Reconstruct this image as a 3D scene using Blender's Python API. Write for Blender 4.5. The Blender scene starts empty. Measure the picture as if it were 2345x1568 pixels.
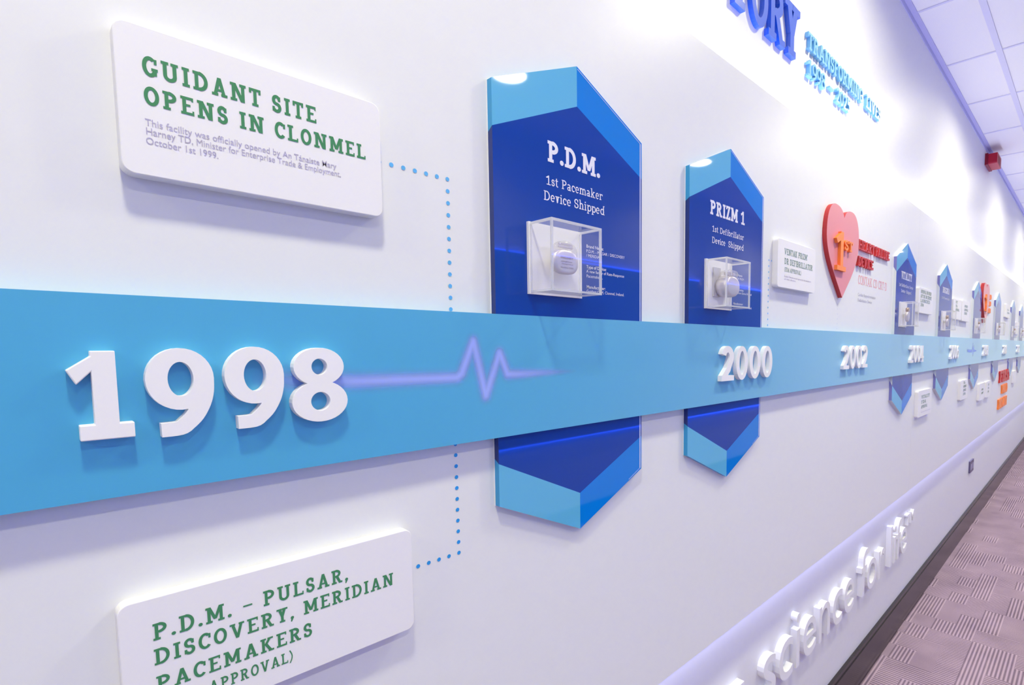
import bpy, bmesh, math, random
from mathutils import Matrix, Vector
from mathutils.geometry import delaunay_2d_cdt
random.seed(7)
C = bpy.context.scene.collection
SC = bpy.context.scene
PI = math.pi
EYE = 1.32                      # eye height above the carpet (m)

# ------------------------------------------------------------------ camera, view, light
cd = bpy.data.cameras.new('camera')
cam = bpy.data.objects.new('camera', cd)
C.objects.link(cam)
R = Matrix(((0.66315, -0.74848, -0.00161), (0.05953, 0.05059, 0.99694), (-0.74612, -0.66122, 0.07811))).transposed()
cam.matrix_world = Matrix.Translation((0, -0.6, EYE)) @ R.to_4x4()
cd.sensor_width = 36.0
cd.lens = 1223.29 / 2345 * 36.0
cd.shift_x = -(1424.74 - 1172.5) / 2345
cd.shift_y = (886.6 - 784.0) / 2345
cd.clip_start = 0.02
cd.clip_end = 60
cd.dof.use_dof = True
cd.dof.focus_distance = 0.70
cd.dof.aperture_fstop = 26.0
SC.camera = cam

SC.view_settings.view_transform = 'Standard'
SC.view_settings.look = 'None'
SC.view_settings.gamma = 1
SC.view_settings.use_curve_mapping = False
SC.view_settings.exposure = 0.50
SC.cycles.max_bounces = 14
SC.cycles.diffuse_bounces = 7
SC.cycles.glossy_bounces = 5
SC.cycles.transparent_max_bounces = 24
SC.cycles.sample_clamp_indirect = 6.0
SC.cycles.use_denoising = True

w = bpy.data.worlds.new('corridor_air')
SC.world = w
w.use_nodes = True
w.node_tree.nodes['Background'].inputs[0].default_value = (0.5, 0.5, 1.0, 1)
w.node_tree.nodes['Background'].inputs[1].default_value = 0.05

X0, X1 = -3.2, 9.6              # corridor ends
CEIL = 1.36                     # ceiling above the eye
YB, YO = 0.04, -2.22            # plastered wall behind the boards, opposite wall
BT, BB = 0.583, -0.652          # top and bottom edge of the white boards
LAMP_X = [-1.72, 0.0, 1.72, 3.44, 5.16, 6.88, 8.6]
LAMP_Y = [-0.56, -1.70]
NEAR_W, FAR_W, STRIP_W, STRIP_LOW = 9.0, 6.0, 1.5, 0.6     # watts per downlight of either row, per metre of the LED strips
DOWN_COL = (1.0, 0.97, 0.60)
STRIP_COL = (0.58, 0.60, 1.0)
DEEP_COL = (0.10, 0.20, 1.0)    # the strips of the opposite wall are a deeper blue


def lamp(name, loc, rot, sx, sy, power, col, shape='RECTANGLE', spread=PI):
    ld = bpy.data.lights.new(name, 'AREA')
    ld.shape = shape
    ld.size = sx
    if shape in ('RECTANGLE', 'ELLIPSE'):
        ld.size_y = sy
    ld.energy = power
    ld.color = col
    ld.spread = spread
    o = bpy.data.objects.new(name, ld)
    C.objects.link(o)
    o.location = (loc[0], loc[1], loc[2] + EYE)
    o.rotation_euler = rot
    return o


LX, LL = (X0 + X1) / 2, X1 - X0 - 0.1
# LED strips tucked behind the top and bottom edges of the boards of both walls
for yy, ku, kl, sc in ((0.021, STRIP_W, STRIP_LOW, STRIP_COL), (-2.205, 0.8, 0.8, DEEP_COL)):
    lamp('led_strip_light', (LX, yy, BT - 0.012), (PI, 0, 0), LL, 0.008, ku * LL, sc)
    lamp('led_strip_light', (LX, yy, BB + 0.012), (0, 0, 0), LL, 0.008, kl * LL, sc)
for yy, pw, sp in zip(LAMP_Y, (NEAR_W, FAR_W), (162, 130)):
    for xx in LAMP_X:
        lamp('downlight_lamp', (xx, yy, CEIL - 0.013), (0, 0, 0), 0.15, 0.15, pw, DOWN_COL, 'DISK', math.radians(sp))


# ------------------------------------------------------------------ materials
def srgb(r, g, b):
    f = lambda c: (c / 12.92 if c <= 0.04045 else ((c + 0.055) / 1.055) ** 2.4)
    return (f(r / 255), f(g / 255), f(b / 255), 1.0)


def mat(name, col, rough=0.5, spec=0.5, metal=0.0, coat=0.0, coat_rough=0.03):
    m = bpy.data.materials.new(name)
    m.use_nodes = True
    p = m.node_tree.nodes['Principled BSDF']
    p.inputs['Base Color'].default_value = col
    p.inputs['Roughness'].default_value = rough
    p.inputs['Specular IOR Level'].default_value = spec
    p.inputs['Metallic'].default_value = metal
    p.inputs['Coat Weight'].default_value = coat
    p.inputs['Coat Roughness'].default_value = coat_rough
    return m


def noisy(m, scale, amount, bump=0.0, coord='Object'):
    """small colour and height variation so that the surface is not dead flat"""
    nt = m.node_tree
    p = nt.nodes['Principled BSDF']
    tc = nt.nodes.new('ShaderNodeTexCoord')
    n = nt.nodes.new('ShaderNodeTexNoise')
    n.inputs['Scale'].default_value = scale
    n.inputs['Detail'].default_value = 3
    nt.links.new(tc.outputs[coord], n.inputs['Vector'])
    mx = nt.nodes.new('ShaderNodeMixRGB')
    mx.blend_type = 'MULTIPLY'
    mx.inputs[0].default_value = amount
    mx.inputs[1].default_value = p.inputs['Base Color'].default_value
    nt.links.new(n.outputs['Fac'], mx.inputs[2])
    nt.links.new(mx.outputs[0], p.inputs['Base Color'])
    if bump:
        b = nt.nodes.new('ShaderNodeBump')
        b.inputs['Strength'].default_value = bump
        b.inputs['Distance'].default_value = 0.001
        nt.links.new(n.outputs['Fac'], b.inputs['Height'])
        nt.links.new(b.outputs[0], p.inputs['Normal'])
    return m


M = {}
M['wall'] = noisy(mat('white_wall_paint', (0.74, 0.74, 0.77, 1), 0.42, 0.22), 60, 0.04)
M['far_side'] = mat('grey_lavender_paint', (0.60, 0.60, 0.64, 1), 0.5, 0.3)
M['far_board'] = mat('slate_blue_board', (0.20, 0.29, 0.46, 1), 0.45, 0.4)
M['board'] = noisy(mat('white_satin_board', (0.79, 0.795, 0.81, 1), 0.36, 0.26), 40, 0.03)
M['ceiling'] = noisy(mat('ceiling_tile', (0.92, 0.92, 0.87, 1), 0.9, 0.2), 300, 0.08)
M['tbar'] = mat('ceiling_bar', (0.68, 0.68, 0.78, 1), 0.5, 0.3)
M['trim'] = mat('ceiling_angle', (0.50, 0.50, 0.72, 1), 0.5, 0.3)
M['baseboard'] = noisy(mat('dark_vinyl_baseboard', srgb(50, 43, 50), 0.2, 0.3), 30, 0.25)
M['band'] = noisy(mat('sky_blue_band', srgb(62, 166, 214), 0.42, 0.9), 90, 0.03)
M['plaque'] = mat('white_plaque', (0.84, 0.83, 0.85, 1), 0.4, 0.4)
M['digit'] = mat('white_digit', (0.86, 0.85, 0.87, 1), 0.5, 0.35)
M['letter_white'] = mat('white_letter', (0.82, 0.82, 0.85, 1), 0.45, 0.35)
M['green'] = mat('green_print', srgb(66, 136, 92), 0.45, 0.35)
M['green_far'] = mat('grey_green_print', srgb(120, 150, 140), 0.45, 0.35)  # paler, greyer green used on the farther plaques
M['violet_print'] = mat('pale_violet_print', srgb(176, 170, 200), 0.45, 0.35)
M['grey_print'] = mat('pale_grey_print', srgb(185, 185, 205), 0.45, 0.35)
M['pink_print'] = mat('pink_print', srgb(240, 165, 170), 0.45, 0.35)
M['dot'] = mat('blue_dot_print', srgb(40, 150, 226), 0.4, 0.4)
M['dot_pale'] = mat('pale_blue_dot_print', srgb(95, 178, 235), 0.4, 0.4)
M['dot_grey'] = mat('grey_dot_print', srgb(190, 195, 220), 0.4, 0.4)
M['navy'] = mat('royal_blue_acrylic', srgb(0, 60, 160), 0.035, 0.5)
M['sky'] = mat('pale_blue_acrylic', srgb(96, 178, 220), 0.035, 0.5)
M['azure'] = mat('azure_acrylic', srgb(0, 124, 220), 0.035, 0.5)
M['side_sky'] = mat('pale_blue_acrylic_edge', srgb(52, 150, 205), 0.2, 0.5)
M['side_navy'] = mat('navy_acrylic_edge', srgb(26, 48, 120), 0.2, 0.5)
M['side_clear'] = mat('acrylic_edge_reflection', srgb(214, 220, 226), 0.3, 0.5)  # pale opaque tone painting the wall reflected inside the clear far edges
M['side_violet'] = mat('violet_acrylic_edge', srgb(120, 120, 190), 0.3, 0.5)
M['backing'] = mat('white_backing', (0.85, 0.85, 0.87, 1), 0.5, 0.3)
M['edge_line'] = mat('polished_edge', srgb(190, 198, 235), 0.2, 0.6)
M['panel_text'] = mat('white_panel_print', srgb(226, 226, 240), 0.35, 0.4)
M['red_heart'] = mat('red_heart_with_sheen', srgb(212, 96, 116), 0.34, 0.5)  # pinker, lighter face: the violet sheen is mixed into the red
M['red_side'] = mat('deep_red_edge', srgb(190, 52, 56), 0.45, 0.4)
M['orange'] = mat('orange_letter', srgb(250, 140, 62), 0.4, 0.4)
M['red_letter'] = mat('red_letter', srgb(200, 48, 50), 0.35, 0.45)
M['blue_letter'] = mat('royal_blue_letter', srgb(6, 82, 205), 0.24, 0.75)
M['pale_letter'] = mat('pale_blue_letter', srgb(120, 190, 232), 0.3, 0.6)
M['alarm'] = mat('red_alarm_plastic', srgb(172, 26, 50), 0.45, 0.25)
M['alarm_dark'] = mat('dark_red_alarm_plastic', srgb(132, 18, 42), 0.45, 0.25)
M['socket'] = mat('grey_socket_plate', srgb(92, 84, 118), 0.35, 0.5)
M['socket_hole'] = mat('pale_socket_insert', srgb(170, 165, 195), 0.4, 0.4)
M['case_white'] = mat('white_case_plate', (0.84, 0.83, 0.86, 1), 0.4, 0.4)
M['titanium'] = mat('brushed_titanium', srgb(216, 209, 214), 0.32, 0.5, metal=0.45)
M['copper'] = mat('copper_lead', srgb(182, 160, 148), 0.35, 0.5, metal=0.5)
M['can_print'] = mat('grey_can_print', srgb(150, 138, 160), 0.5, 0.3)
M['card'] = mat('silver_card', srgb(196, 194, 202), 0.3, 0.5)
M['ring'] = mat('white_lamp_ring', (0.85, 0.85, 0.85, 1), 0.4, 0.4)

for k_, wgt in (('band', 0.42), ('red_heart', 0.35), ('blue_letter', 0.25), ('pale_letter', 0.3)):
    p_ = M[k_].node_tree.nodes['Principled BSDF']
    p_.inputs['Sheen Weight'].default_value = wgt
    p_.inputs['Sheen Roughness'].default_value = 0.5


def clear_mat(name, tint, haze, rough=0.02):
    m = bpy.data.materials.new(name)
    m.use_nodes = True
    nt = m.node_tree
    nt.nodes.clear()
    out = nt.nodes.new('ShaderNodeOutputMaterial')
    tr = nt.nodes.new('ShaderNodeBsdfTransparent')
    tr.inputs[0].default_value = tint
    di = nt.nodes.new('ShaderNodeBsdfTranslucent')
    di.inputs[0].default_value = (0.95, 0.95, 0.97, 1)
    mh = nt.nodes.new('ShaderNodeMixShader')
    mh.inputs[0].default_value = haze
    gl = nt.nodes.new('ShaderNodeBsdfGlossy')
    gl.inputs['Roughness'].default_value = rough
    lw = nt.nodes.new('ShaderNodeLayerWeight')      # the same from either side of a sheet
    lw.inputs[0].default_value = 0.5
    pw = nt.nodes.new('ShaderNodeMath')
    pw.operation = 'POWER'
    pw.inputs[1].default_value = 4.0
    nt.links.new(lw.outputs['Facing'], pw.inputs[0])
    fr = nt.nodes.new('ShaderNodeMath')
    fr.operation = 'MULTIPLY_ADD'
    fr.inputs[1].default_value = 0.7
    fr.inputs[2].default_value = 0.045
    nt.links.new(pw.outputs[0], fr.inputs[0])
    mx = nt.nodes.new('ShaderNodeMixShader')
    nt.links.new(tr.outputs[0], mh.inputs[1])
    d2 = nt.nodes.new('ShaderNodeBsdfDiffuse')
    d2.inputs[0].default_value = (0.95, 0.95, 0.97, 1)
    md = nt.nodes.new('ShaderNodeMixShader')
    nt.links.new(di.outputs[0], md.inputs[1])
    nt.links.new(d2.outputs[0], md.inputs[2])
    nt.links.new(md.outputs[0], mh.inputs[2])
    nt.links.new(fr.outputs[0], mx.inputs[0])
    nt.links.new(mh.outputs[0], mx.inputs[1])
    nt.links.new(gl.outputs[0], mx.inputs[2])
    nt.links.new(mx.outputs[0], out.inputs[0])
    return m


M['clear'] = clear_mat('clear_acrylic', (1, 1, 1, 1), 0.035)
M['clear_edge'] = clear_mat('cloudy_acrylic_edge', (1, 1, 1, 1), 0.5, 0.1)
M['epoxy'] = clear_mat('clear_epoxy_header', (0.94, 0.93, 0.94, 1), 0.16, 0.05)


def pulse_mat():
    m = bpy.data.materials.new('violet_pulse_print')
    m.use_nodes = True
    nt = m.node_tree
    nt.nodes.clear()
    out = nt.nodes.new('ShaderNodeOutputMaterial')
    at = nt.nodes.new('ShaderNodeAttribute')
    at.attribute_name = 'ink'
    tr = nt.nodes.new('ShaderNodeBsdfTransparent')
    di = nt.nodes.new('ShaderNodeBsdfDiffuse')
    di.inputs[0].default_value = srgb(164, 182, 255)
    mx = nt.nodes.new('ShaderNodeMixShader')
    nt.links.new(at.outputs['Fac'], mx.inputs[0])
    nt.links.new(tr.outputs[0], mx.inputs[1])
    nt.links.new(di.outputs[0], mx.inputs[2])
    nt.links.new(mx.outputs[0], out.inputs[0])
    return m


M['pulse'] = pulse_mat()


def lens_mat():
    m = bpy.data.materials.new('lit_lamp_lens')
    m.use_nodes = True
    p = m.node_tree.nodes['Principled BSDF']
    p.inputs['Emission Color'].default_value = (1, 0.95, 0.92, 1)
    p.inputs['Emission Strength'].default_value = 25
    return m


M['lens'] = lens_mat()


def carpet_mat():
    m = bpy.data.materials.new('mauve_ribbed_carpet')
    m.use_nodes = True
    nt = m.node_tree
    L = nt.links.new
    N = nt.nodes.new
    p = nt.nodes['Principled BSDF']
    p.inputs['Roughness'].default_value = 0.95
    p.inputs['Specular IOR Level'].default_value = 0.1
    tc = N('ShaderNodeTexCoord')
    sep = N('ShaderNodeSeparateXYZ')
    L(tc.outputs['Object'], sep.inputs[0])

    def mth(op, a, b=None):
        n = N('ShaderNodeMath')
        n.operation = op
        for i, v in enumerate((a, b)):
            if v is None:
                continue
            if isinstance(v, (int, float)):
                n.inputs[i].default_value = v
            else:
                L(v, n.inputs[i])
        return n.outputs[0]
    # blocks 0.20 x 0.125 m: each block picks ribs along X, ribs along Y or plain pile
    bx = mth('FLOOR', mth('DIVIDE', sep.outputs[0], 0.125))
    by = mth('FLOOR', mth('DIVIDE', sep.outputs[1], 0.083))
    cmb = N('ShaderNodeCombineXYZ')
    L(bx, cmb.inputs[0])
    L(by, cmb.inputs[1])
    wn = N('ShaderNodeTexWhiteNoise')
    wn.noise_dimensions = '2D'
    L(cmb.outputs[0], wn.inputs['Vector'])
    pick = wn.outputs['Value']
    rib_x = mth('SINE', mth('MULTIPLY', sep.outputs[1], 2 * PI / 0.0138))
    rib_y = mth('SINE', mth('MULTIPLY', sep.outputs[0], 2 * PI / 0.0138))
    fine = N('ShaderNodeTexNoise')
    fine.inputs['Scale'].default_value = 420
    fine.inputs['Detail'].default_value = 2
    L(tc.outputs['Object'], fine.inputs['Vector'])
    big = N('ShaderNodeTexNoise')
    big.inputs['Scale'].default_value = 5
    L(tc.outputs['Object'], big.inputs['Vector'])
    selx = mth('LESS_THAN', pick, 0.40)
    sely = mth('GREATER_THAN', pick, 0.62)
    rib = mth('ADD', mth('MULTIPLY', rib_x, selx), mth('MULTIPLY', rib_y, sely))
    bead = mth('MULTIPLY', mth('SINE', mth('MULTIPLY', sep.outputs[0], 2 * PI / 0.0072)), mth('SINE', mth('MULTIPLY', sep.outputs[1], 2 * PI / 0.0072)))
    rib = mth('ADD', rib, mth('MULTIPLY', bead, 0.45))
    val = mth('ADD', mth('ADD', 0.5, mth('MULTIPLY', rib, 0.30)), mth('MULTIPLY', mth('SUBTRACT', fine.outputs['Fac'], 0.5), 0.9))
    val = mth('ADD', val, mth('MULTIPLY', mth('SUBTRACT', big.outputs['Fac'], 0.5), 0.5))
    rp = N('ShaderNodeValToRGB')
    rp.color_ramp.elements[0].position = 0.1
    rp.color_ramp.elements[0].color = srgb(98, 82, 100)
    rp.color_ramp.elements[1].position = 0.9
    rp.color_ramp.elements[1].color = srgb(190, 166, 180)
    L(val, rp.inputs[0])
    L(rp.outputs[0], p.inputs['Base Color'])
    b = N('ShaderNodeBump')
    b.inputs['Strength'].default_value = 0.6
    b.inputs['Distance'].default_value = 0.003
    L(val, b.inputs['Height'])
    L(b.outputs[0], p.inputs['Normal'])
    return m


M['carpet'] = carpet_mat()


# ------------------------------------------------------------------ mesh helpers
def link(name, bm, mats, parent=None, loc=None, smooth=False):
    me = bpy.data.meshes.new(name)
    bmesh.ops.recalc_face_normals(bm, faces=bm.faces) if smooth != 'keep' else None
    bm.to_mesh(me)
    bm.free()
    for m in (mats if isinstance(mats, (list, tuple)) else [mats]):
        me.materials.append(m)
    if smooth is True:
        for p in me.polygons:
            p.use_smooth = True
    o = bpy.data.objects.new(name, me)
    C.objects.link(o)
    if parent is not None:
        o.parent = parent
    if loc is not None:
        o.location = loc
    return o


def tag(o, label, cat, group=None):
    o['label'] = label
    o['category'] = cat
    if group:
        o['group'] = group
    return o


def thing(name, label, cat, loc, group=None):
    o = bpy.data.objects.new(name, None)
    C.objects.link(o)
    o.empty_display_size = 0.05
    o.location = (loc[0], loc[1], loc[2] + EYE)
    return tag(o, label, cat, group)


def at(o, x, y, z):
    o.location = (x, y, z + EYE)
    return o


def struct(o):
    o['kind'] = 'structure'
    return o


def box(bm, x0, x1, y0, y1, z0, z1, mi=0):
    v = [bm.verts.new(p) for p in ((x0, y0, z0), (x1, y0, z0), (x1, y1, z0), (x0, y1, z0),
                                   (x0, y0, z1), (x1, y0, z1), (x1, y1, z1), (x0, y1, z1))]
    for f in ((0, 1, 5, 4), (1, 2, 6, 5), (2, 3, 7, 6), (3, 0, 4, 7), (4, 5, 6, 7), (3, 2, 1, 0)):
        fc = bm.faces.new([v[i] for i in f])
        fc.material_index = mi


def prism(bm, pts, y0, y1, mi=0, mi_side=None):
    """outline in (x, z), front face at y1 (towards the viewer, -Y), back at y0"""
    f = [bm.verts.new((x, y1, z)) for x, z in pts]
    b = [bm.verts.new((x, y0, z)) for x, z in pts]
    bm.faces.new(f).material_index = mi
    bm.faces.new(list(reversed(b))).material_index = mi
    n = len(pts)
    for i in range(n):
        fc = bm.faces.new((f[i], b[i], b[(i + 1) % n], f[(i + 1) % n]))
        fc.material_index = mi if mi_side is None else mi_side


def rounded(w_, h_, r, n=8, cx=0.0, cz=0.0):
    pts = []
    for qx, qz, a0 in ((1, 1, 0), (-1, 1, 90), (-1, -1, 180), (1, -1, 270)):
        for i in range(n + 1):
            a = math.radians(a0 + 90 * i / n)
            pts.append((cx + qx * (w_ / 2 - r) + r * math.cos(a), cz + qz * (h_ / 2 - r) + r * math.sin(a)))
    return pts


# ------------------------------------------------------------------ slab-serif lettering
def arc_pts(cx, cy, rx, ry, a0, a1, n=None):
    n = n or max(4, int(abs(a1 - a0) / 11))
    return [(cx + rx * math.cos(math.radians(a0 + (a1 - a0) * i / n)), cy + ry * math.sin(math.radians(a0 + (a1 - a0) * i / n))) for i in range(n + 1)]


def stroke(polys, pts, w_, wend=None):
    """a pen stroke of width w_ along a polyline: one quad per segment, mitred"""
    n = len(pts)
    lf, rt = [], []
    ring = n > 4 and math.hypot(pts[0][0] - pts[-1][0], pts[0][1] - pts[-1][1]) < 1e-6
    for i in range(n):
        p0, p1, p2 = pts[max(i - 1, 0)], pts[i], pts[min(i + 1, n - 1)]
        if ring and i in (0, n - 1):
            p0, p1, p2 = pts[n - 2], pts[0], pts[1]
        d1 = (p1[0] - p0[0], p1[1] - p0[1])
        d2 = (p2[0] - p1[0], p2[1] - p1[1])
        if i == 0 and not ring:
            d1 = d2
        if i == n - 1 and not ring:
            d2 = d1
        l1, l2 = math.hypot(*d1) or 1, math.hypot(*d2) or 1
        n1, n2 = (-d1[1] / l1, d1[0] / l1), (-d2[1] / l2, d2[0] / l2)
        m = (n1[0] + n2[0], n1[1] + n2[1])
        lm = math.hypot(*m) or 1
        m = (m[0] / lm, m[1] / lm)
        k = 1 / max(0.5, m[0] * n1[0] + m[1] * n1[1])
        ww = w_ if wend is None else w_ + (wend - w_) * i / (n - 1)
        lf.append((p1[0] + m[0] * ww / 2 * k, p1[1] + m[1] * ww / 2 * k))
        rt.append((p1[0] - m[0] * ww / 2 * k, p1[1] - m[1] * ww / 2 * k))
    for i in range(n - 1):
        polys.append([lf[i], lf[i + 1], rt[i + 1], rt[i]])


XH = 0.71                       # x-height of the slab letters (cap height 1)
_G = {}


def ring(polys, cx, cy, rx, ry, wx, wy, n=36):
    q = [(math.cos(2 * PI * i / n), math.sin(2 * PI * i / n)) for i in range(n + 1)]
    for (c0, s0), (c1, s1) in zip(q[:-1], q[1:]):
        polys.append([(cx + rx * c0, cy + ry * s0), (cx + rx * c1, cy + ry * s1), (cx + (rx - wx) * c1, cy + (ry - wy) * s1), (cx + (rx - wx) * c0, cy + (ry - wy) * s0)])


def glyph(ch, w):
    key = (ch, round(w, 3))
    if key in _G:
        return _G[key]
    P = []
    a = w / 2
    e = 0.085
    t = w * 0.78
    L = e + a

    def rect(x0, y0, x1, y1):
        P.append([(x0, y0), (x1, y0), (x1, y1), (x0, y1)])

    def stem(x, y0=0.0, y1=1.0, s='blbrtltr'):
        rect(x - a, y0, x + a, y1)
        for i in range(0, len(s), 2):
            k = s[i:i + 2]
            yy = (y0, y0 + t) if k[0] == 'b' else (y1 - t, y1)
            if k[1] == 'l':
                rect(x - a - e, yy[0], x, yy[1])
            else:
                rect(x, yy[0], x + a + e, yy[1])

    def diag(x0, y0, x1, y1, k=1.0):
        h = w * k / 2
        P.append([(x0 - h, y0), (x0 + h, y0), (x1 + h, y1), (x1 - h, y1)])

    def ser(x, y, l=1.0):       # serif bar centred on x, at y 0 or cap/x-height
        y0 = y if y < 0.01 else y - t
        rect(x - (a + e) * l, y0, x + (a + e) * l, y0 + t)

    def bowl(x, y0, y1, reach):
        ry = (y1 - y0) / 2 - t / 2
        rx = min(reach * 0.62, ry * 1.25)
        xc = x + reach - rx - a
        stroke(P, arc_pts(xc, (y0 + y1) / 2, rx, ry, 90, -90, 14), w)
        rect(x, y1 - t, xc + 0.002, y1)
        rect(x, y0, xc + 0.002, y0 + t)

    adv = 0.7
    if ch == 'I':
        stem(L); adv = 2 * L
    elif ch == 'H':
        stem(L); stem(L + 0.48); rect(L, 0.5 - t / 2, L + 0.48, 0.5 + t / 2); adv = 2 * L + 0.48
    elif ch == 'P':
        stem(L, s='blbrtl'); bowl(L, 0.42, 1, 0.47); adv = L + 0.5
    elif ch == 'R':
        stem(L, s='blbrtl'); bowl(L, 0.45, 1, 0.46); diag(L + 0.42, 0, L + 0.2, 0.5, 1.12); rect(L + 0.36, 0, L + 0.48 + e, t); adv = L + 0.5 + e
    elif ch == 'D':
        stem(L, s='bltl'); bowl(L, 0, 1, 0.56); adv = L + 0.58
    elif ch == 'B':
        stem(L, s='bltl'); bowl(L, 0.46, 1, 0.45); bowl(L, 0, 0.46 + t, 0.49); adv = L + 0.52
    elif ch in 'EFL':
        stem(L, s='bltl' if ch == 'E' else ('blbrtl' if ch == 'F' else 'bltltr'))
        r = L + 0.45
        if ch in 'EF':
            rect(L, 1 - t, r, 1); rect(r - t * 0.6, 0.77, r, 1); rect(L, 0.53 - t * .44, r - 0.15, 0.53 + t * .44)
        if ch in 'EL':
            r += 0.02
            rect(L, 0, r, t); rect(r - t * 0.6, 0, r, 0.25)
        adv = L + 0.47
    elif ch == 'T':
        stem(0.33, s='blbr'); rect(0, 1 - t, 0.66, 1); rect(0, 0.72, t * .9, 1); rect(0.66 - t * .9, 0.72, 0.66, 1); adv = 0.66
    elif ch == 'Z':
        rect(0.02, 1 - t, 0.56, 1); rect(0, 0, 0.58, t); diag(0.02 + w * .55, 0, 0.56 - w * .55, 1, 1.12); rect(0.02, .74, .02 + t * .9, 1); rect(0.58 - t * .9, 0, 0.58, .26); adv = 0.58
    elif ch in 'AV':
        y0, y1 = (0, 1) if ch == 'A' else (1, 0)
        m_ = 0.40
        diag(e * .8 + a, y0, m_, y1, 1.0); diag(2 * m_ - e * .8 - a, y0, m_, y1, 1.0)
        ser(e * .8 + a, y0, .92); ser(2 * m_ - e * .8 - a, y0, .92)
        if ch == 'A':
            rect(0.2, 0.25, 0.6, 0.25 + t * .9)
        adv = 2 * m_
    elif ch == 'Y':
        diag(0.34, 0.42, e + a, 1, 1.08); diag(0.34, 0.42, 0.68 - e - a, 1, 1.08); stem(0.34, 0, 0.46, 'blbr'); ser(e + a, 1); ser(0.68 - e - a, 1); adv = 0.68
    elif ch == 'N':
        stem(L, s='blbrtl'); stem(L + 0.5, s='tltr'); diag(L + 0.5 - a * 0.3, 0, L + a * .3, 1, 1.1); adv = 2 * L + 0.5
    elif ch == 'M':
        stem(L, s='blbrtl'); stem(L + 0.62, s='blbrtr'); diag(L + 0.31, 0.2, L + a * .2, 1, 1.0); diag(L + 0.31, 0.2, L + 0.62 - a * .2, 1, 1.0); adv = 2 * L + 0.62
    elif ch == 'K':
        stem(L); diag(L + .12, .5, L + .42, 1, 1.1); diag(L + .46, 0, L + .15, .58, 1.15); ser(L + .42, 1); ser(L + .46, 0); adv = L + .46 + L
    elif ch == 'W':
        for x0, x1 in ((L, .3), (.48, .3), (.48, .68), (.96 - L, .68)):
            diag(x1, 0, x0, 1, .9)
        ser(L, 1); ser(.96 - L, 1); adv = .96
    elif ch == '0':
        ring(P, .28, .5, .28, .51, w * .84, w * .80); adv = .56
    elif ch in 'OQ':
        W_ = 0.7
        stroke(P, arc_pts(W_ / 2, 0.5, W_ / 2 - a, 0.51 - a * .86, 0, 360, 36), w * .98); adv = W_
        if ch == 'Q':
            diag(.6, -.12, .4, .25)
    elif ch in 'CG':
        stroke(P, arc_pts(0.345, 0.5, 0.345 - a, 0.51 - a * .86, 48 if ch == 'C' else 50, 318 if ch == 'C' else 335, 26), w)
        if ch == 'C':
            rect(0.53 - a * .2, 0.64, 0.53 - a * .2 + t * .9, 0.93)
            adv = 0.62
        else:
            rect(0.55 - a * .2, 0.66, 0.55 - a * .2 + t * .9, 0.93); rect(0.60 - a * 1.5, 0.07, 0.60 + a * .5, 0.45); rect(0.4, 0.45 - t, 0.60 + a * .5 + .05, 0.45)
            adv = 0.68
    elif ch == 'S':
        ry = (0.5 - a * .85) / 2 + .004
        stroke(P, arc_pts(0.27, 0.5 + ry, 0.26 - a, ry, 28, 270, 20) + arc_pts(0.275, 0.5 - ry, 0.275 - a, ry, 90, -152, 20)[1:], w)
        rect(0.50 - t, 0.67, 0.50, 0.94); rect(0.02, 0.06, 0.02 + t, 0.33); adv = 0.56
    elif ch == 'U':
        r = 0.225
        stem(L, 0.3, 1, 'tltr'); stem(L + 2 * r, 0.3, 1, 'tltr'); stroke(P, arc_pts(L + r, 0.31, r, 0.31 - a * .85, 180, 360, 18), w); adv = 2 * L + 2 * r
    elif ch == 'J':
        stem(.36, .28, 1, 'tltr'); stroke(P, arc_pts(.2, .28, .16, .28 - a, 0, -170, 14), w); adv = .46
    elif ch == '1':
        c = 0.3
        rect(c - a, 0, c + a, 1); rect(c - 0.25, 0, c + 0.25, t * 1.0)
        P.append([(c + a * .2, 1), (c - a * .25, 1), (c - 0.33, 0.79), (c - 0.25, 0.79 - w * .72), (c - a, 0.77), (c + a * .2, .77)])
        adv = 0.58
    elif ch in '96':
        q = []
        ring(q, .29, .655, .29, .355, w * .80, w * .70)
        h = w * .40
        tail = [(0.58 - h, 0.655), (0.575 - h, 0.50), (0.545 - h, 0.36), (0.475 - h * .9, 0.225), (0.375 - h * .6, 0.135), (0.26, 0.088), (0.105, 0.080)]
        sm = []
        for i in range(len(tail) - 1):
            for k in range(4):
                u = k / 4
                p0, p1, p2, p3 = tail[max(i - 1, 0)], tail[i], tail[i + 1], tail[min(i + 2, len(tail) - 1)]
                sm.append(tuple(0.5 * (2 * p1[j] + (p2[j] - p0[j]) * u + (2 * p0[j] - 5 * p1[j] + 4 * p2[j] - p3[j]) * u * u + (3 * p1[j] - p0[j] - 3 * p2[j] + p3[j]) * u ** 3) for j in (0, 1)))
        sm.append(tail[-1])
        stroke(q, sm, w * .80, w * .70)
        P.extend(q if ch == '9' else [[(0.58 - x, 1 - y) for x, y in poly] for poly in q])
        adv = 0.58
    elif ch == '8':
        ring(P, .29, .748, .262, .258, w * .80, w * .66)
        ring(P, .29, .274, .29, .280, w * .84, w * .68)
        adv = 0.58
    elif ch == '2':
        stroke(P, arc_pts(0.265, 0.70, 0.265 - a, 0.30 - a * .85, 165, -28, 18) + [(0.30, 0.33), (0.09, 0.1)], w)
        rect(0, 0, 0.55, t * 1.05); adv = 0.55
    elif ch == '4':
        rect(0, .22, .58, .22 + t); rect(.36 - a, 0, .36 + a, 1); diag(.02 + a, .25, .34, 1, 1.1); rect(.24, 0, .52, t); adv = .58
    elif ch == '5':
        rect(.06, 1 - t, .5, 1); rect(.06, .5, .06 + w * .9, 1); stroke(P, arc_pts(.25, .33, .28 - a, .33 - a * .85, 120, -150, 20), w); adv = .54
    elif ch in '.,:;':
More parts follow.
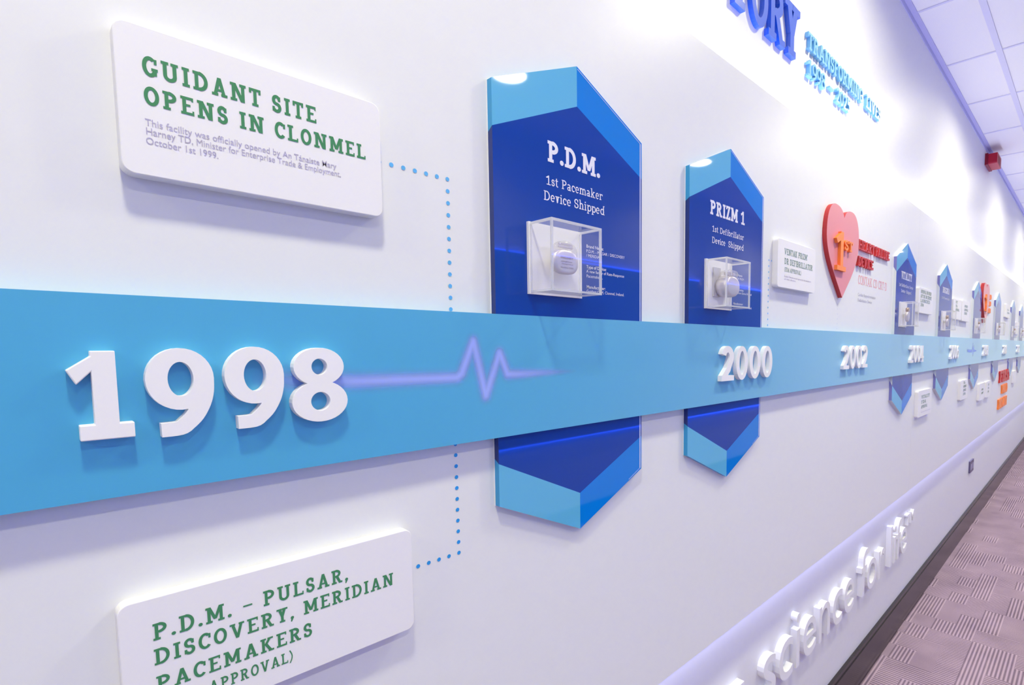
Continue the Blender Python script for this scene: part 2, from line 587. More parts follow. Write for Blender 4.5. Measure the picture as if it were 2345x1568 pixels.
        r = a * 1.15 + .012
        P.append(arc_pts(r, r, r, r, 0, 360, 14)[:-1])
        if ch == ',':
            P.append([(r * .4, r * .6), (r * 2, r), (r * .7, -r * 1.7), (r * .1, -r * 1.5)])
        if ch == ':':
            P.append(arc_pts(r, r + .42, r, r, 0, 360, 14)[:-1])
        adv = 2 * r
    elif ch in '\u2013-':
        l = .5 if ch == '\u2013' else .3
        rect(0, .36, l, .36 + t * .8); adv = l
    elif ch == '/':
        diag(.05, -.05, .38, 1.05, .7); adv = .43
    elif ch in '()':
        c = [(.24 - .22 * math.sin(PI * i / 10) if ch == '(' else .02 + .22 * math.sin(PI * i / 10), -.12 + 1.2 * i / 10) for i in range(11)]
        stroke(P, c, w * .7); adv = .28
    elif ch == "'":
        rect(0, .7, w * .8, 1.02); adv = w * .8
    elif ch == ' ':
        adv = .30
    # lower case
    elif ch in 'lhkbd':
        if ch == 'l':
            stem(L, 0, 1.06, 'blbrtl'); adv = 2 * L
        if ch == 'h':
            stem(L, 0, 1.06, 'blbrtl'); stroke(P, [(L, .45)] + arc_pts(L + .17, .45, .17, XH - .45 - a * .8, 160, 0, 12) + [(L + .34, 0)], w); ser(L + .34, 0); adv = 2 * L + .34
        if ch == 'k':
            stem(L, 0, 1.06, 'blbrtl'); diag(L + .08, .3, L + .32, XH, 1.1); diag(L + .36, 0, L + .12, .42, 1.15); ser(L + .32, XH); ser(L + .36, 0); adv = 2 * L + .36
        if ch in 'bd':
            sx = (lambda v: v) if ch == 'b' else (lambda v: .56 + e - v)
            q0 = len(P)
            stem(L, 0, 1.06, 'tl' if ch == 'b' else 'tlbl')
            stroke(P, arc_pts(L + .19, XH / 2, .21, XH / 2 - a * .85, 0, 360, 24), w)
            if ch == 'd':
                for i in range(q0, len(P)):
                    P[i] = [(.56 + e - x, y) for x, y in P[i]][::-1]
            adv = .56 + e * .6
    elif ch in 'ij':
        stem(L, 0, XH, 'blbrtl'); r = a * 1.2 + .01; P.append(arc_pts(L - .01, XH + .2, r, r, 0, 360, 14)[:-1]); adv = 2 * L
    elif ch in 'nmru':
        if ch == 'u':
            stem(L, .25, XH, 'tl'); stroke(P, arc_pts(L + .17, .25, .17, .25 - a * .8, 180, 360, 12), w); stem(L + .34, 0, XH, 'tlbr'); adv = 2 * L + .34
        else:
            stem(L, 0, XH, 'blbrtl')
            if ch == 'r':
                stroke(P, [(L, .42)] + arc_pts(L + .2, .42, .2, XH - .42 - a * .8, 160, 62, 8), w); rect(L + .26, .5, L + .26 + t * .9, XH - .01); adv = L + .34
            else:
                for k in range(1 if ch == 'n' else 2):
                    x = L + .33 * k
                    stroke(P, [(x, .45)] + arc_pts(x + .165, .45, .165, XH - .45 - a * .8, 160, 0, 12) + [(x + .33, 0)], w); ser(x + .33, 0, .9)
                adv = 2 * L + .33 * (1 if ch == 'n' else 2)
    elif ch == 'o':
        stroke(P, arc_pts(.25, XH / 2, .25 - a, XH / 2 + .01 - a * .85, 0, 360, 28), w); adv = .5
    elif ch == 'e':
        stroke(P, arc_pts(.245, XH / 2, .245 - a, XH / 2 + .01 - a * .85, 0, 318, 26), w * .95); rect(a, XH / 2 - t * .3, .49 - a * .4, XH / 2 + t * .45); adv = .49
    elif ch == 'c':
        stroke(P, arc_pts(.235, XH / 2, .235 - a, XH / 2 + .01 - a * .85, 45, 318, 22), w); rect(.36, .44, .36 + t, XH - .05); adv = .44
    elif ch == 'a':
        stem(.37, 0, XH * .7, 'br'); stroke(P, arc_pts(.2, XH * .66, .17, XH * .34 - a * .8, 0, 140, 12), w); stroke(P, arc_pts(.2, .2, .2 - a, .2 - a * .7, 0, 360, 22), w * .9); rect(.2, .4 - t * .6, .37, .4 + t * .2); adv = .37 + a + e
    elif ch == 's':
        ry = (XH / 2 - a * .85) / 2 + .004
        stroke(P, arc_pts(.2, XH / 2 + ry, .19 - a, ry, 25, 270, 16) + arc_pts(.2, XH / 2 - ry, .2 - a, ry, 90, -155, 16)[1:], w * .95); rect(.36 - t, .46, .36, XH - .04); rect(.02, .04, .02 + t, .24); adv = .41
    elif ch == 't':
        stroke(P, [(.15, .92), (.15, .2)] + arc_pts(.28, .19, .13, .19 - a * .8, 180, 300, 8), w); rect(0, XH - t, .34, XH); adv = .38
    elif ch == 'f':
        stem(.17, 0, .8, 'blbr'); stroke(P, arc_pts(.31, .8, .14, .26 - a, 180, 60, 8), w); rect(.02, XH - t, .36, XH); adv = .40
    elif ch == 'v':
        diag(.25, 0, e + a, XH, 1.05); diag(.25, 0, .5 - e - a, XH, 1.05); ser(e + a, XH); ser(.5 - e - a, XH); adv = .5
    elif ch in 'pq':
        stem(L, -.28, XH, 'blbrtl'); stroke(P, arc_pts(L + .19, XH / 2, .21, XH / 2 - a * .85, 0, 360, 24), w); adv = L + .42
    else:
        adv = .4
    _G[key] = (P, adv)
    return _G[key]


def union2d(polys):
    """triangles covering the union of simple polygons, plus its boundary edges"""
    vs, fs = [], []
    for p in polys:
        ar = sum(p[i][0] * p[(i + 1) % len(p)][1] - p[(i + 1) % len(p)][0] * p[i][1] for i in range(len(p)))
        q = p if ar > 0 else p[::-1]
        fs.append(list(range(len(vs), len(vs) + len(q))))
        vs.extend(Vector(c) for c in q)
    ov, oe, of, _a, _b, og = delaunay_2d_cdt(vs, [], fs, 1, 1e-5)
    tris = [f for f, g in zip(of, og) if len(g)]
    return ov, tris


def text_layout(txt, w, track):
    x, items = 0.0, []
    for ch in txt:
        P, adv = glyph(ch, w)
        items.append((ch, P, x, adv))
        x += adv + track
    return items, x - track


def solid(name, polys, depth, m, sx=1.0, sz=1.0, bevel=0.0):
    """an extruded letter: back on y=0, front on y=-depth"""
    ov, tris = union2d([[(x * sx, z * sz) for x, z in p] for p in polys])
    bm = bmesh.new()
    fv = [bm.verts.new((v.x, -depth, v.y)) for v in ov]
    for f in tris:
        try:
            bm.faces.new([fv[i] for i in f])
        except ValueError:
            pass
    for v in [v for v in bm.verts if not v.link_faces]:
        bm.verts.remove(v)
    bmesh.ops.dissolve_limit(bm, angle_limit=0.01, verts=bm.verts, edges=bm.edges)
    be = [e_ for e_ in bm.edges if len(e_.link_faces) == 1]
    r = bmesh.ops.extrude_edge_only(bm, edges=be)
    for v in r['geom']:
        if isinstance(v, bmesh.types.BMVert):
            v.co.y = 0.0
    bmesh.ops.recalc_face_normals(bm, faces=bm.faces)
    o = link(name, bm, m)
    if bevel:
        md = o.modifiers.new('soft_edge', 'BEVEL')
        md.width = bevel
        md.segments = 2
        md.limit_method = 'ANGLE'
        md.angle_limit = math.radians(50)
    return o


def flat_text(name, lines, m, parent, y):
    """printed slab text: lines = (text, x0, x1, baseline z, cap height, weight, tracking); parent-relative coordinates"""
    bm = bmesh.new()
    for txt, x0, x1, zb, cap, wgt, tr in lines:
        items, tot = text_layout(txt, wgt, tr)
        sx = (x1 - x0) / tot
        for ch, P, x, adv in items:
            if not P:
                continue
            ov, tris = union2d([[(x0 + (px + x) * sx, zb + pz * cap) for px, pz in p] for p in P]) if cap > 0.02 else ([], [])
            if cap <= 0.02:      # tiny print: work in letter units, then scale
                ov, tris = union2d(P)
                ov = [Vector((x0 + (v.x + x) * sx, zb + v.y * cap)) for v in ov]
            vv = [bm.verts.new((v.x, y, v.y)) for v in ov]
            for f in tris:
                try:
                    bm.faces.new([vv[i] for i in f])
                except ValueError:
                    pass
    for v in [v for v in bm.verts if not v.link_faces]:
        bm.verts.remove(v)
    return link(name, bm, m, parent)


def sans_mesh(txt, offset=0.0, res=3):
    cu = bpy.data.curves.new('print', 'FONT')
    cu.body = txt
    cu.size = 1.0
    cu.offset = offset
    cu.resolution_u = res
    o = bpy.data.objects.new('print', cu)
    C.objects.link(o)
    bpy.context.view_layer.update()
    me = bpy.data.meshes.new_from_object(o.evaluated_get(bpy.context.evaluated_depsgraph_get()))
    bpy.data.objects.remove(o)
    bpy.data.curves.remove(cu)
    return me


def sans_text(name, lines, m, parent, y):
    """printed sans text: lines = list of rows; a row = (x0, x1, baseline, cap height, [(text, boldness), ...])"""
    bm = bmesh.new()
    for x0, x1, zb, cap, runs in lines:
        parts, tot = [], 0.0
        for txt, off in runs:
            me = sans_mesh(txt, off)
            xs = [v.co.x for v in me.vertices]
            parts.append((me, tot, off))
            tot += max(xs) + (0.04 if txt.endswith('TD') else 0.30 if len(runs) > 1 else 0)
        if len(runs) > 1:
            tot -= 0.30
        sx = (x1 - x0) / tot
        sz = cap / 0.66
        for me, dx, off in parts:
            vv = [bm.verts.new((x0 + (v.co.x + dx) * sx, y, zb + v.co.y * sz)) for v in me.vertices]
            for p in me.polygons:
                try:
                    bm.faces.new([vv[i] for i in p.vertices])
                except ValueError:
                    pass
            bpy.data.meshes.remove(me)
    return link(name, bm, m, parent)


ORD = ['first', 'second', 'third', 'fourth', 'fifth', 'sixth', 'seventh', 'eighth', 'ninth']


def raised_word(word, x0, x1, zb, cap, depth, yback, wgt, m, name, cat, label, group, track=0.12, bevel=0.0):
    """one object per raised letter; label(character, index, word) words each one"""
    items, tot = text_layout(word, wgt, track)
    sx = (x1 - x0) / tot
    k = 0
    for ch, P, x, adv in items:
        if not P:
            continue
        o = solid(name, P, depth, m, sx, cap, bevel)
        at(o, x0 + x * sx, yback, zb)
        tag(o, label(ch, k), cat, group)
        k += 1


# ------------------------------------------------------------------ the room
Z = lambda z: z + EYE
ZC, ZF = Z(CEIL), 0.0
bm = bmesh.new(); box(bm, X0, X1, YB, YB + 0.1, ZF, ZC)
struct(link('wall_back', bm, M['wall']))
bm = bmesh.new(); box(bm, X0, X1, YO - 0.1, YO, ZF, ZC)
struct(link('wall_front', bm, M['far_side']))
bm = bmesh.new(); box(bm, X0 - 0.1, X0, YO - 0.1, YB + 0.1, ZF, ZC)
struct(link('wall_left', bm, M['wall']))
bm = bmesh.new(); box(bm, X1, X1 + 0.1, YO - 0.1, YB + 0.1, ZF, ZC)
struct(link('wall_right', bm, M['wall']))
bm = bmesh.new(); box(bm, X0 - 0.1, X1 + 0.1, YO - 0.1, YB + 0.1, -0.06, ZF)
struct(link('floor', bm, M['carpet']))
bm = bmesh.new(); box(bm, X0 - 0.1, X1 + 0.1, YO - 0.1, YB + 0.1, ZC, ZC + 0.08)
struct(link('ceiling', bm, M['ceiling']))
# exposed grid of the suspended ceiling
bm = bmesh.new()
zt = ZC - 0.004
for k in range(-1, 4):
    yy = -0.1925 - 0.566 * k
    if YO < yy - 0.02 and yy < YB - 0.02:
        box(bm, X0, X1, yy - 0.012, yy + 0.012, zt, ZC)
x = 2.529 - 0.566 * 10
while x < X1:
    if x > X0 + 0.05:
        ys = [YO] + [-0.1925 - 0.566 * k for k in (3, 2, 1, 0)] + [YB]
        for y0, y1 in zip(ys[:-1], ys[1:]):
            box(bm, x - 0.006, x + 0.006, y0 + 0.013, y1 - 0.013, zt + 0.001, ZC)
    x += 0.566
struct(link('trim_1', bm, M['tbar']))
bm = bmesh.new()
box(bm, X0, X1, YB - 0.022, YB, ZC - 0.006, ZC)
box(bm, X0, X1, YB - 0.003, YB, ZC - 0.028, ZC - 0.006)
struct(link('trim_2', bm, M['trim']))
# dark coved vinyl baseboards
for nm, ya, yb in (('baseboard_back', YB - 0.012, YB), ('baseboard_front', YO, YO + 0.012)):
    bm = bmesh.new()
    box(bm, X0, X1, ya, yb, ZF, Z(-1.174))
    if nm == 'baseboard_back':
        box(bm, X0, X1, ya - 0.003, ya, ZF, Z(-1.192))
    struct(link(nm, bm, M['baseboard']))

# white boards carrying the timeline, hairline joints between them
for xa, xb, lb in ((X0 + 0.02, 2.6165, 'large white wall board behind the two nearest blue panels and the 1998 digits'),
                   (2.6175, 4.859, 'white wall board right of the first faint joint, past the third blue panel'),
                   (4.860, X1 - 0.02, 'farthest white wall board, holding the orange and red lettering low down')):
    bm = bmesh.new()
    box(bm, xa, xb, 0.0, 0.012, Z(BB), Z(BT))
    box(bm, xa + 0.1, xb - 0.1, 0.012, YB - 0.0014, Z(BB) + 0.12, Z(BT) - 0.12)
    tag(link('display_board', bm, M['board']), lb, 'board', 'white boards along the wall')
bm = bmesh.new()
box(bm, X0 + 0.02, X1 - 0.02, -2.192, -2.18, Z(BB), Z(BT))
box(bm, X0 + 0.1, X1 - 0.1, YO + 0.0014, -2.192, Z(BB) + 0.12, Z(BT) - 0.12)
tag(link('display_board', bm, M['far_board']), 'slate blue board on the opposite wall, seen only mirrored in the blue panels', 'board')

led = mat('lit_blue_led', (0.02, 0.05, 0.3, 1))
led.node_tree.nodes['Principled BSDF'].inputs['Emission Color'].default_value = (0.02, 0.07, 1, 1)
led.node_tree.nodes['Principled BSDF'].inputs['Emission Strength'].default_value = 17
for z0, z1, lb in ((BT + 0.0005, BT + 0.010, 'lit blue light strip above the opposite board, the upper blue line mirrored in the panels'),
                   (BB - 0.010, BB - 0.0005, 'lit blue light strip below the opposite board, the lower blue line mirrored in the panels')):
    bm = bmesh.new()
    box(bm, X0 + 0.05, X1 - 0.05, YO + 0.0014, -2.194, Z(z0), Z(z1))
    tag(link('light_strip', bm, led), lb, 'light strip')

# ------------------------------------------------------------------ blue band
HEXW = 0.1495
PANELS = [0.5665, 1.0075, 2.396, 3.149, 4.123, 5.080, 6.085, 6.81]
bm = bmesh.new()
box(bm, X0 + 0.03, X1 - 0.03, -0.0172, -0.0125, Z(-0.1208), Z(0.0410))
edges = [X0 + 0.03] + [q for c in PANELS for q in (c - HEXW - 0.006, c + HEXW + 0.006)] + [X1 - 0.03]
for xa, xb in zip(edges[::2], edges[1::2]):
    box(bm, xa, xb, -0.0125, 0.0, Z(-0.1206), Z(0.0408))
tag(link('timeline_band', bm, M['band']), 'long sky blue horizontal band running the whole length of the wall', 'wall band')

# printed pulse traces on the band
def pulse(pts, sigma, label, ink):
    """a soft-edged print: ink falls off with the distance from the trace"""
    x0, x1 = pts[0][0] - .02, pts[-1][0] + .01
    z0, z1 = min(p[1] for p in pts) - .022, max(p[1] for p in pts) + .022
    st = 0.0020
    nx, nz = int((x1 - x0) / st), int((z1 - z0) / st)
    bm = bmesh.new()
    lay = bm.verts.layers.float.new('ink')

    def dens(x, z):
        best = 0.0
        for (ax, az, aa, aw), (bx, bz, ba, bw) in zip(pts[:-1], pts[1:]):
            dx, dz = bx - ax, bz - az
            u = max(0.0, min(1.0, ((x - ax) * dx + (z - az) * dz) / (dx * dx + dz * dz)))
            d2 = (x - ax - u * dx) ** 2 + (z - az - u * dz) ** 2
            sg = sigma * (aw + (bw - aw) * u)
            best = max(best, (aa + (ba - aa) * u) * math.exp(-d2 / (2 * sg * sg)))
        return best
    grid = {}
    for i in range(nx + 1):
        for k in range(nz + 1):
            d = dens(x0 + i * st, z0 + k * st)
            if d > 0.004:
                v = bm.verts.new((x0 + i * st, -0.0174, Z(z0 + k * st)))
                v[lay] = d * ink
                grid[i, k] = v
    for (i, k) in list(grid):
        q = [grid.get(j) for j in ((i, k), (i + 1, k), (i + 1, k + 1), (i, k + 1))]
        if None not in q:
            bm.faces.new(q)
    return tag(link('pulse_line', bm, M['pulse']), label, 'printed pulse line')


TR = [(0.140, -0.031, 0, 1.3), (0.175, -0.0335, .5, 1.15), (0.235, -0.0372, .95, .9), (0.3540, -0.0386, 1, .8), (0.3602, -0.0340, 1, .8), (0.3775, 0.0060, 1, .75),
      (0.3942, -0.0640, 1, .8), (0.4165, -0.0090, 1, .75), (0.4285, -0.0375, 1, .8), (0.445, -0.0380, .95, .75), (0.500, -0.0380, .6, .55), (0.556, -0.0380, 0, .25)]
pulse(TR, 0.0056, 'soft violet heartbeat trace on the band right of the 1998 digits', 0.95)
pulse([(3.76 + (q[0] - .14) * .92, q[1], q[2], q[3]) for q in TR], 0.0056, 'tiny faint violet heartbeat trace just right of 2006', 0.85)

# ------------------------------------------------------------------ hexagonal panels
def hexagon(cx, hw, top, sh, bs, bt):
    return [(cx - hw, bs), (cx, bt), (cx + hw, bs), (cx + hw, sh), (cx, top), (cx - hw, sh)]


def make_panel(cx, label, near, title, subs, body, m_navy='navy'):
    r = thing('information_panel', label, 'panel', (cx, 0, 0), 'pointed blue acrylic panels')
    yf, yb = (-0.0102 if near else -0.0121), -0.0010
    O = hexagon(0, HEXW, 0.4068, 0.3380, -0.2158, -0.2852)
    I = hexagon(0, HEXW, 0.3500, 0.2795, -0.1578, -0.2283)
    bm = bmesh.new()
    def V(p, y):
        return bm.verts.new((p[0], y, p[1]))
    fo = [V(p, yf) for p in O]
    fi = [V(p, yf) for p in I]
    bo = [V(p, yb) for p in O]
    # front: navy centre and four corner facets
    bm.faces.new((fi[0], fi[1], fi[2], fi[3], fi[4], fi[5])).material_index = 0
    bm.faces.new((fo[5], fi[5], fi[4], fo[4])).material_index = 1
    bm.faces.new((fo[4], fi[4], fi[3], fo[3])).material_index = 2
    bm.faces.new((fo[0], fo[1], fi[1], fi[0])).material_index = 1
    bm.faces.new((fo[1], fo[2], fi[2], fi[1])).material_index = 2
    bm.faces.new(bo[::-1]).material_index = 0
    bi = [V(I[k], yb) if k in (0, 2, 3, 5) else None for k in range(6)]
    sd = (3, 4) if near else (5, 6)     # mitred edge colours (facet part, middle part); far panels get the painted reflection
    for A, B, mi in ((fo[0], fo[1], sd[0]), (fo[1], fo[2], 2), (fo[3], fo[4], 2), (fo[4], fo[5], sd[0] if near else 5)):
        i, j = fo.index(A), fo.index(B)
        bm.faces.new((A, bo[i], bo[j], B)).material_index = mi
    dz = 0.006
    bi[5].co.z -= dz if near else -0.02
    bi[0].co.z += dz if near else 0.02
    if not near:
        pass
    bm.faces.new((fo[5], bo[5], bi[5], fi[5])).material_index = sd[0] if near else 6
    bm.faces.new((fi[5], bi[5], bi[0], fi[0])).material_index = sd[1] if near else 5
    bm.faces.new((fi[0], bi[0], bo[0], fo[0])).material_index = sd[0] if near else 6
    bm.faces.new((fo[2], bo[2], bi[2], fi[2])).material_index = 2
    bm.faces.new((fi[2], bi[2], bi[3], fi[3])).material_index = 4
    bm.faces.new((fi[3], bi[3], bo[3], fo[3])).material_index = 2
    bm.normal_update()
    o = link('face_sheet', bm, [M[m_navy], M['sky'], M['azure'], M['side_sky'], M['side_navy'], M['side_clear'], M['side_violet']], r)
    o['label'] = 'glossy blue sheet with pale and azure corner facets'
    bm = bmesh.new()
    prism(bm, hexagon(0, HEXW + 0.0005, 0.4075, 0.3383, -0.2161, -0.2858), 0.0, yb)
    link('backing_board', bm, M['backing'], r)['label'] = 'thin white backing'
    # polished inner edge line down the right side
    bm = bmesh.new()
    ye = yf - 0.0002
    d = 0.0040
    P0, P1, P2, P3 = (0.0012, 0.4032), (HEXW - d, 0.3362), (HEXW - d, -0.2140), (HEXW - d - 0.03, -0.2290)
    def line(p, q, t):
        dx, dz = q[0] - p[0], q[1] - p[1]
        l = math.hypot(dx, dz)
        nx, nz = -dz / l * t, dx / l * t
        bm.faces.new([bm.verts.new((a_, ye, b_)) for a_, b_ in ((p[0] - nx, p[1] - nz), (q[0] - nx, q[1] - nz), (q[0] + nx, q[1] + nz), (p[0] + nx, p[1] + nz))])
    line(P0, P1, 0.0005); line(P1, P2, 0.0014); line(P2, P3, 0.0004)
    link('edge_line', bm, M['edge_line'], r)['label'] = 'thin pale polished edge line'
    yt = yf - 0.00035
    if title:
        flat_text('title_lettering', title, M['panel_text'], r, yt)['label'] = 'white slab-serif title'
    if subs:
        flat_text('subtitle_lettering', subs, M['panel_text'], r, yt)
    if body:
        sans_text('body_lettering', body, M['panel_text'], r, yt)
    return r


B_ = 0.008
body1 = [(0.5832 - .5665, 0.6214 - .5665, 0.1488, 0.0045, [('Brand Name:', B_)]),
         (0.5831 - .5665, 0.6718 - .5665, 0.1416, 0.0043, [('P.D.M. - PULSAR / DISCOVERY', 0)]),
         (0.5831 - .5665, 0.6170 - .5665, 0.1349, 0.0043, [('/ MERIDIAN', 0)]),
         (0.5834 - .5665, 0.6275 - .5665, 0.1176, 0.0045, [('Type of Device:', B_)]),
         (0.5833 - .5665, 0.6703 - .5665, 0.1112, 0.0043, [('A new family of Rate-Response', 0)]),
         (0.5832 - .5665, 0.6190 - .5665, 0.1040, 0.0043, [('Pacemakers.', 0)]),
         (0.5833 - .5665, 0.6253 - .5665, 0.0875, 0.0045, [('Manufacturer:', B_)]),
         (0.5832 - .5665, 0.6702 - .5665, 0.0810, 0.0043, [('Guidant CRM, Clonmel, Ireland.', 0)])]
c = .5665
make_panel(c, 'nearest and largest-looking pointed blue panel, between the 1998 and 2000 digits', True,
           [('P.D.M.', .5087 - c, .6144 - c, 0.2578, 0.0287, 0.195, 0.07)],
           [('1st Pacemaker', .5054 - c, .6198 - c, 0.2256, 0.0127, 0.115, 0.075),
            ('Device Shipped', .5008 - c, .6234 - c, 0.2036, 0.0130, 0.115, 0.075)], body1)
c = 1.0075
body2 = [(0.018, 0.056, 0.1488, 0.0045, [('Brand Name:', B_)]), (0.018, 0.062, 0.1416, 0.0043, [('VENTAK PRIZM', 0)]),
         (0.018, 0.062, 0.1176, 0.0045, [('Type of Device:', B_)]), (0.018, 0.098, 0.1112, 0.0043, [('Defibrillator Device Shipped', 0)]),
         (0.018, 0.060, 0.0875, 0.0045, [('Manufacturer:', B_)]), (0.018, 0.100, 0.0810, 0.0043, [('Guidant CRM, Clonmel, Ireland.', 0)])]
make_panel(c, 'second pointed blue panel from the front, standing above the 2000 digits', True,
           [('PRIZM 1', .9305 - c, 1.0705 - c, 0.2610, 0.0278, 0.195, 0.07)],
           [('1st Defibrillator', .9388 - c, 1.0667 - c, 0.2282, 0.0118, 0.115, 0.075),
            ('Device  Shipped', .9384 - c, 1.0661 - c, 0.2056, 0.0122, 0.115, 0.075)], body2)
make_panel(PANELS[2], 'third pointed blue panel from the front, just beyond the nearer red heart', False,
           [('VITALITY', -.080, .080, 0.2600, 0.0300, 0.19, 0.07)],
           [('1st Defibrillator Device', -.105, .105, 0.2300, 0.0118, 0.115, 0.075), ('Device  Shipped', -.075, .075, 0.2080, 0.0118, 0.115, 0.075)], None)
make_panel(PANELS[3], 'pointed blue panel above the gap between 2004 and 2006, fourth from the front', False,
           [('INSIGNIA', -.080, .080, 0.2600, 0.0290, 0.19, 0.07)], [('1st Pacemaker', -.09, .09, 0.2300, 0.0118, 0.115, 0.075)], None)
make_panel(PANELS[4], 'pointed blue panel partly hidden by the edge-on red heart, fifth from the front', False, None, None, None)
make_panel(PANELS[5], 'pointed blue panel above the red and orange lettering, sixth from the front', False, None, None, None)
make_panel(PANELS[6], 'slim distant pointed blue panel, second to last along the band', False, None, None, None)
make_panel(PANELS[7], 'farthest pointed blue panel, at the right edge of the picture', False, None, None, None)

# ------------------------------------------------------------------ clear display cases with the devices
def make_case(x0, z0, label):
    """lower left corner of the back plate at x0, z0"""
    W_, H_, D0, D1 = 0.1000, 0.0975, -0.0102, -0.0600
    r = thing('display_case', label, 'display case', (x0, D0 - (0.0019 if x0 > 2 else 0), z0), 'clear acrylic display cases')
    bm = bmesh.new()
    box(bm, 0, W_, -0.0045, 0, 0, H_)
    pl = link('back_plate', bm, M['case_white'], r)
    pl['label'] = 'white square back plate'
    x1, x2, z1, z2, ya, yb = 0.0015, W_ - 0.0035, 0.0015, H_ - 0.001, -0.0045, D1 - D0
    t = 0.0031
    bm = bmesh.new()
    for q in (((x1, yb, z1), (x2, yb, z1), (x2, yb, z2), (x1, yb, z2)),
              ((x1, ya, z1), (x1, yb, z1), (x1, yb, z2), (x1, ya, z2)),
              ((x2, yb, z1), (x2, ya, z1), (x2, ya, z2), (x2, yb, z2)),
              ((x1, ya, z2), (x1, yb, z2), (x2, yb, z2), (x2, ya, z2)),
              ((x1, yb, z1), (x1, ya, z1), (x2, ya, z1), (x2, yb, z1))):
        bm.faces.new([bm.verts.new(p) for p in q])
    link('clear_cover', bm, M['clear'], r)['label'] = 'clear acrylic cover'
    bm = bmesh.new()
    e_ = 0.0002
    for za, zb in ((z1 + e_, z1 + t), (z2 - t, z2 - e_)):
        box(bm, x1 + t, x2 - t, yb + e_, yb + t, za, zb)          # front top and bottom edges
        box(bm, x1 + e_, x1 + t, yb + t, ya - e_, za, zb)         # side edges running back
        box(bm, x2 - t, x2 - e_, yb + t, ya - e_, za, zb)
    for xa, xb in ((x1 + e_, x1 + t), (x2 - t, x2 - e_)):
        box(bm, xa, xb, yb + e_, yb + t, z1 + e_, z2 - e_)         # front uprights
        box(bm, xa, xb, ya - t * .5, ya - e_, z1 + t, z2 - t)
    link('cover_edges', bm, M['clear_edge'], r)['label'] = 'cloudy white glued edges of the cover'
    return r


def lens_solid(bm, rx, rz, th, cz=0.0, n=40, power=2.4, flat=0.72, cx=0.0, mi=0):
    """a rounded can: super-ellipse outline with pillowed front, back on y=0"""
    rings = []
    prof = [(0.0, 1.0 * 0.86), (0.10, 0.95), (0.30, 1.0), (0.70, 1.0), (0.90, 0.95), (1.0, flat + .14), (1.02, flat)]
    for d, s in prof:
        ring = []
        for i in range(n):
            a_ = 2 * PI * i / n
            cx_, sz_ = math.cos(a_), math.sin(a_)
            k = (abs(cx_) ** power + abs(sz_) ** power) ** (-1 / power)
            ring.append(bm.verts.new((cx + rx * s * k * cx_, -th * d, cz + rz * s * k * sz_)))
        rings.append(ring)
    for r0, r1 in zip(rings[:-1], rings[1:]):
        for i in range(n):
            bm.faces.new((r0[i], r0[(i + 1) % n], r1[(i + 1) % n], r1[i])).material_index = mi
    bm.faces.new(rings[-1]).material_index = mi
    bm.faces.new(rings[0][::-1]).material_index = mi


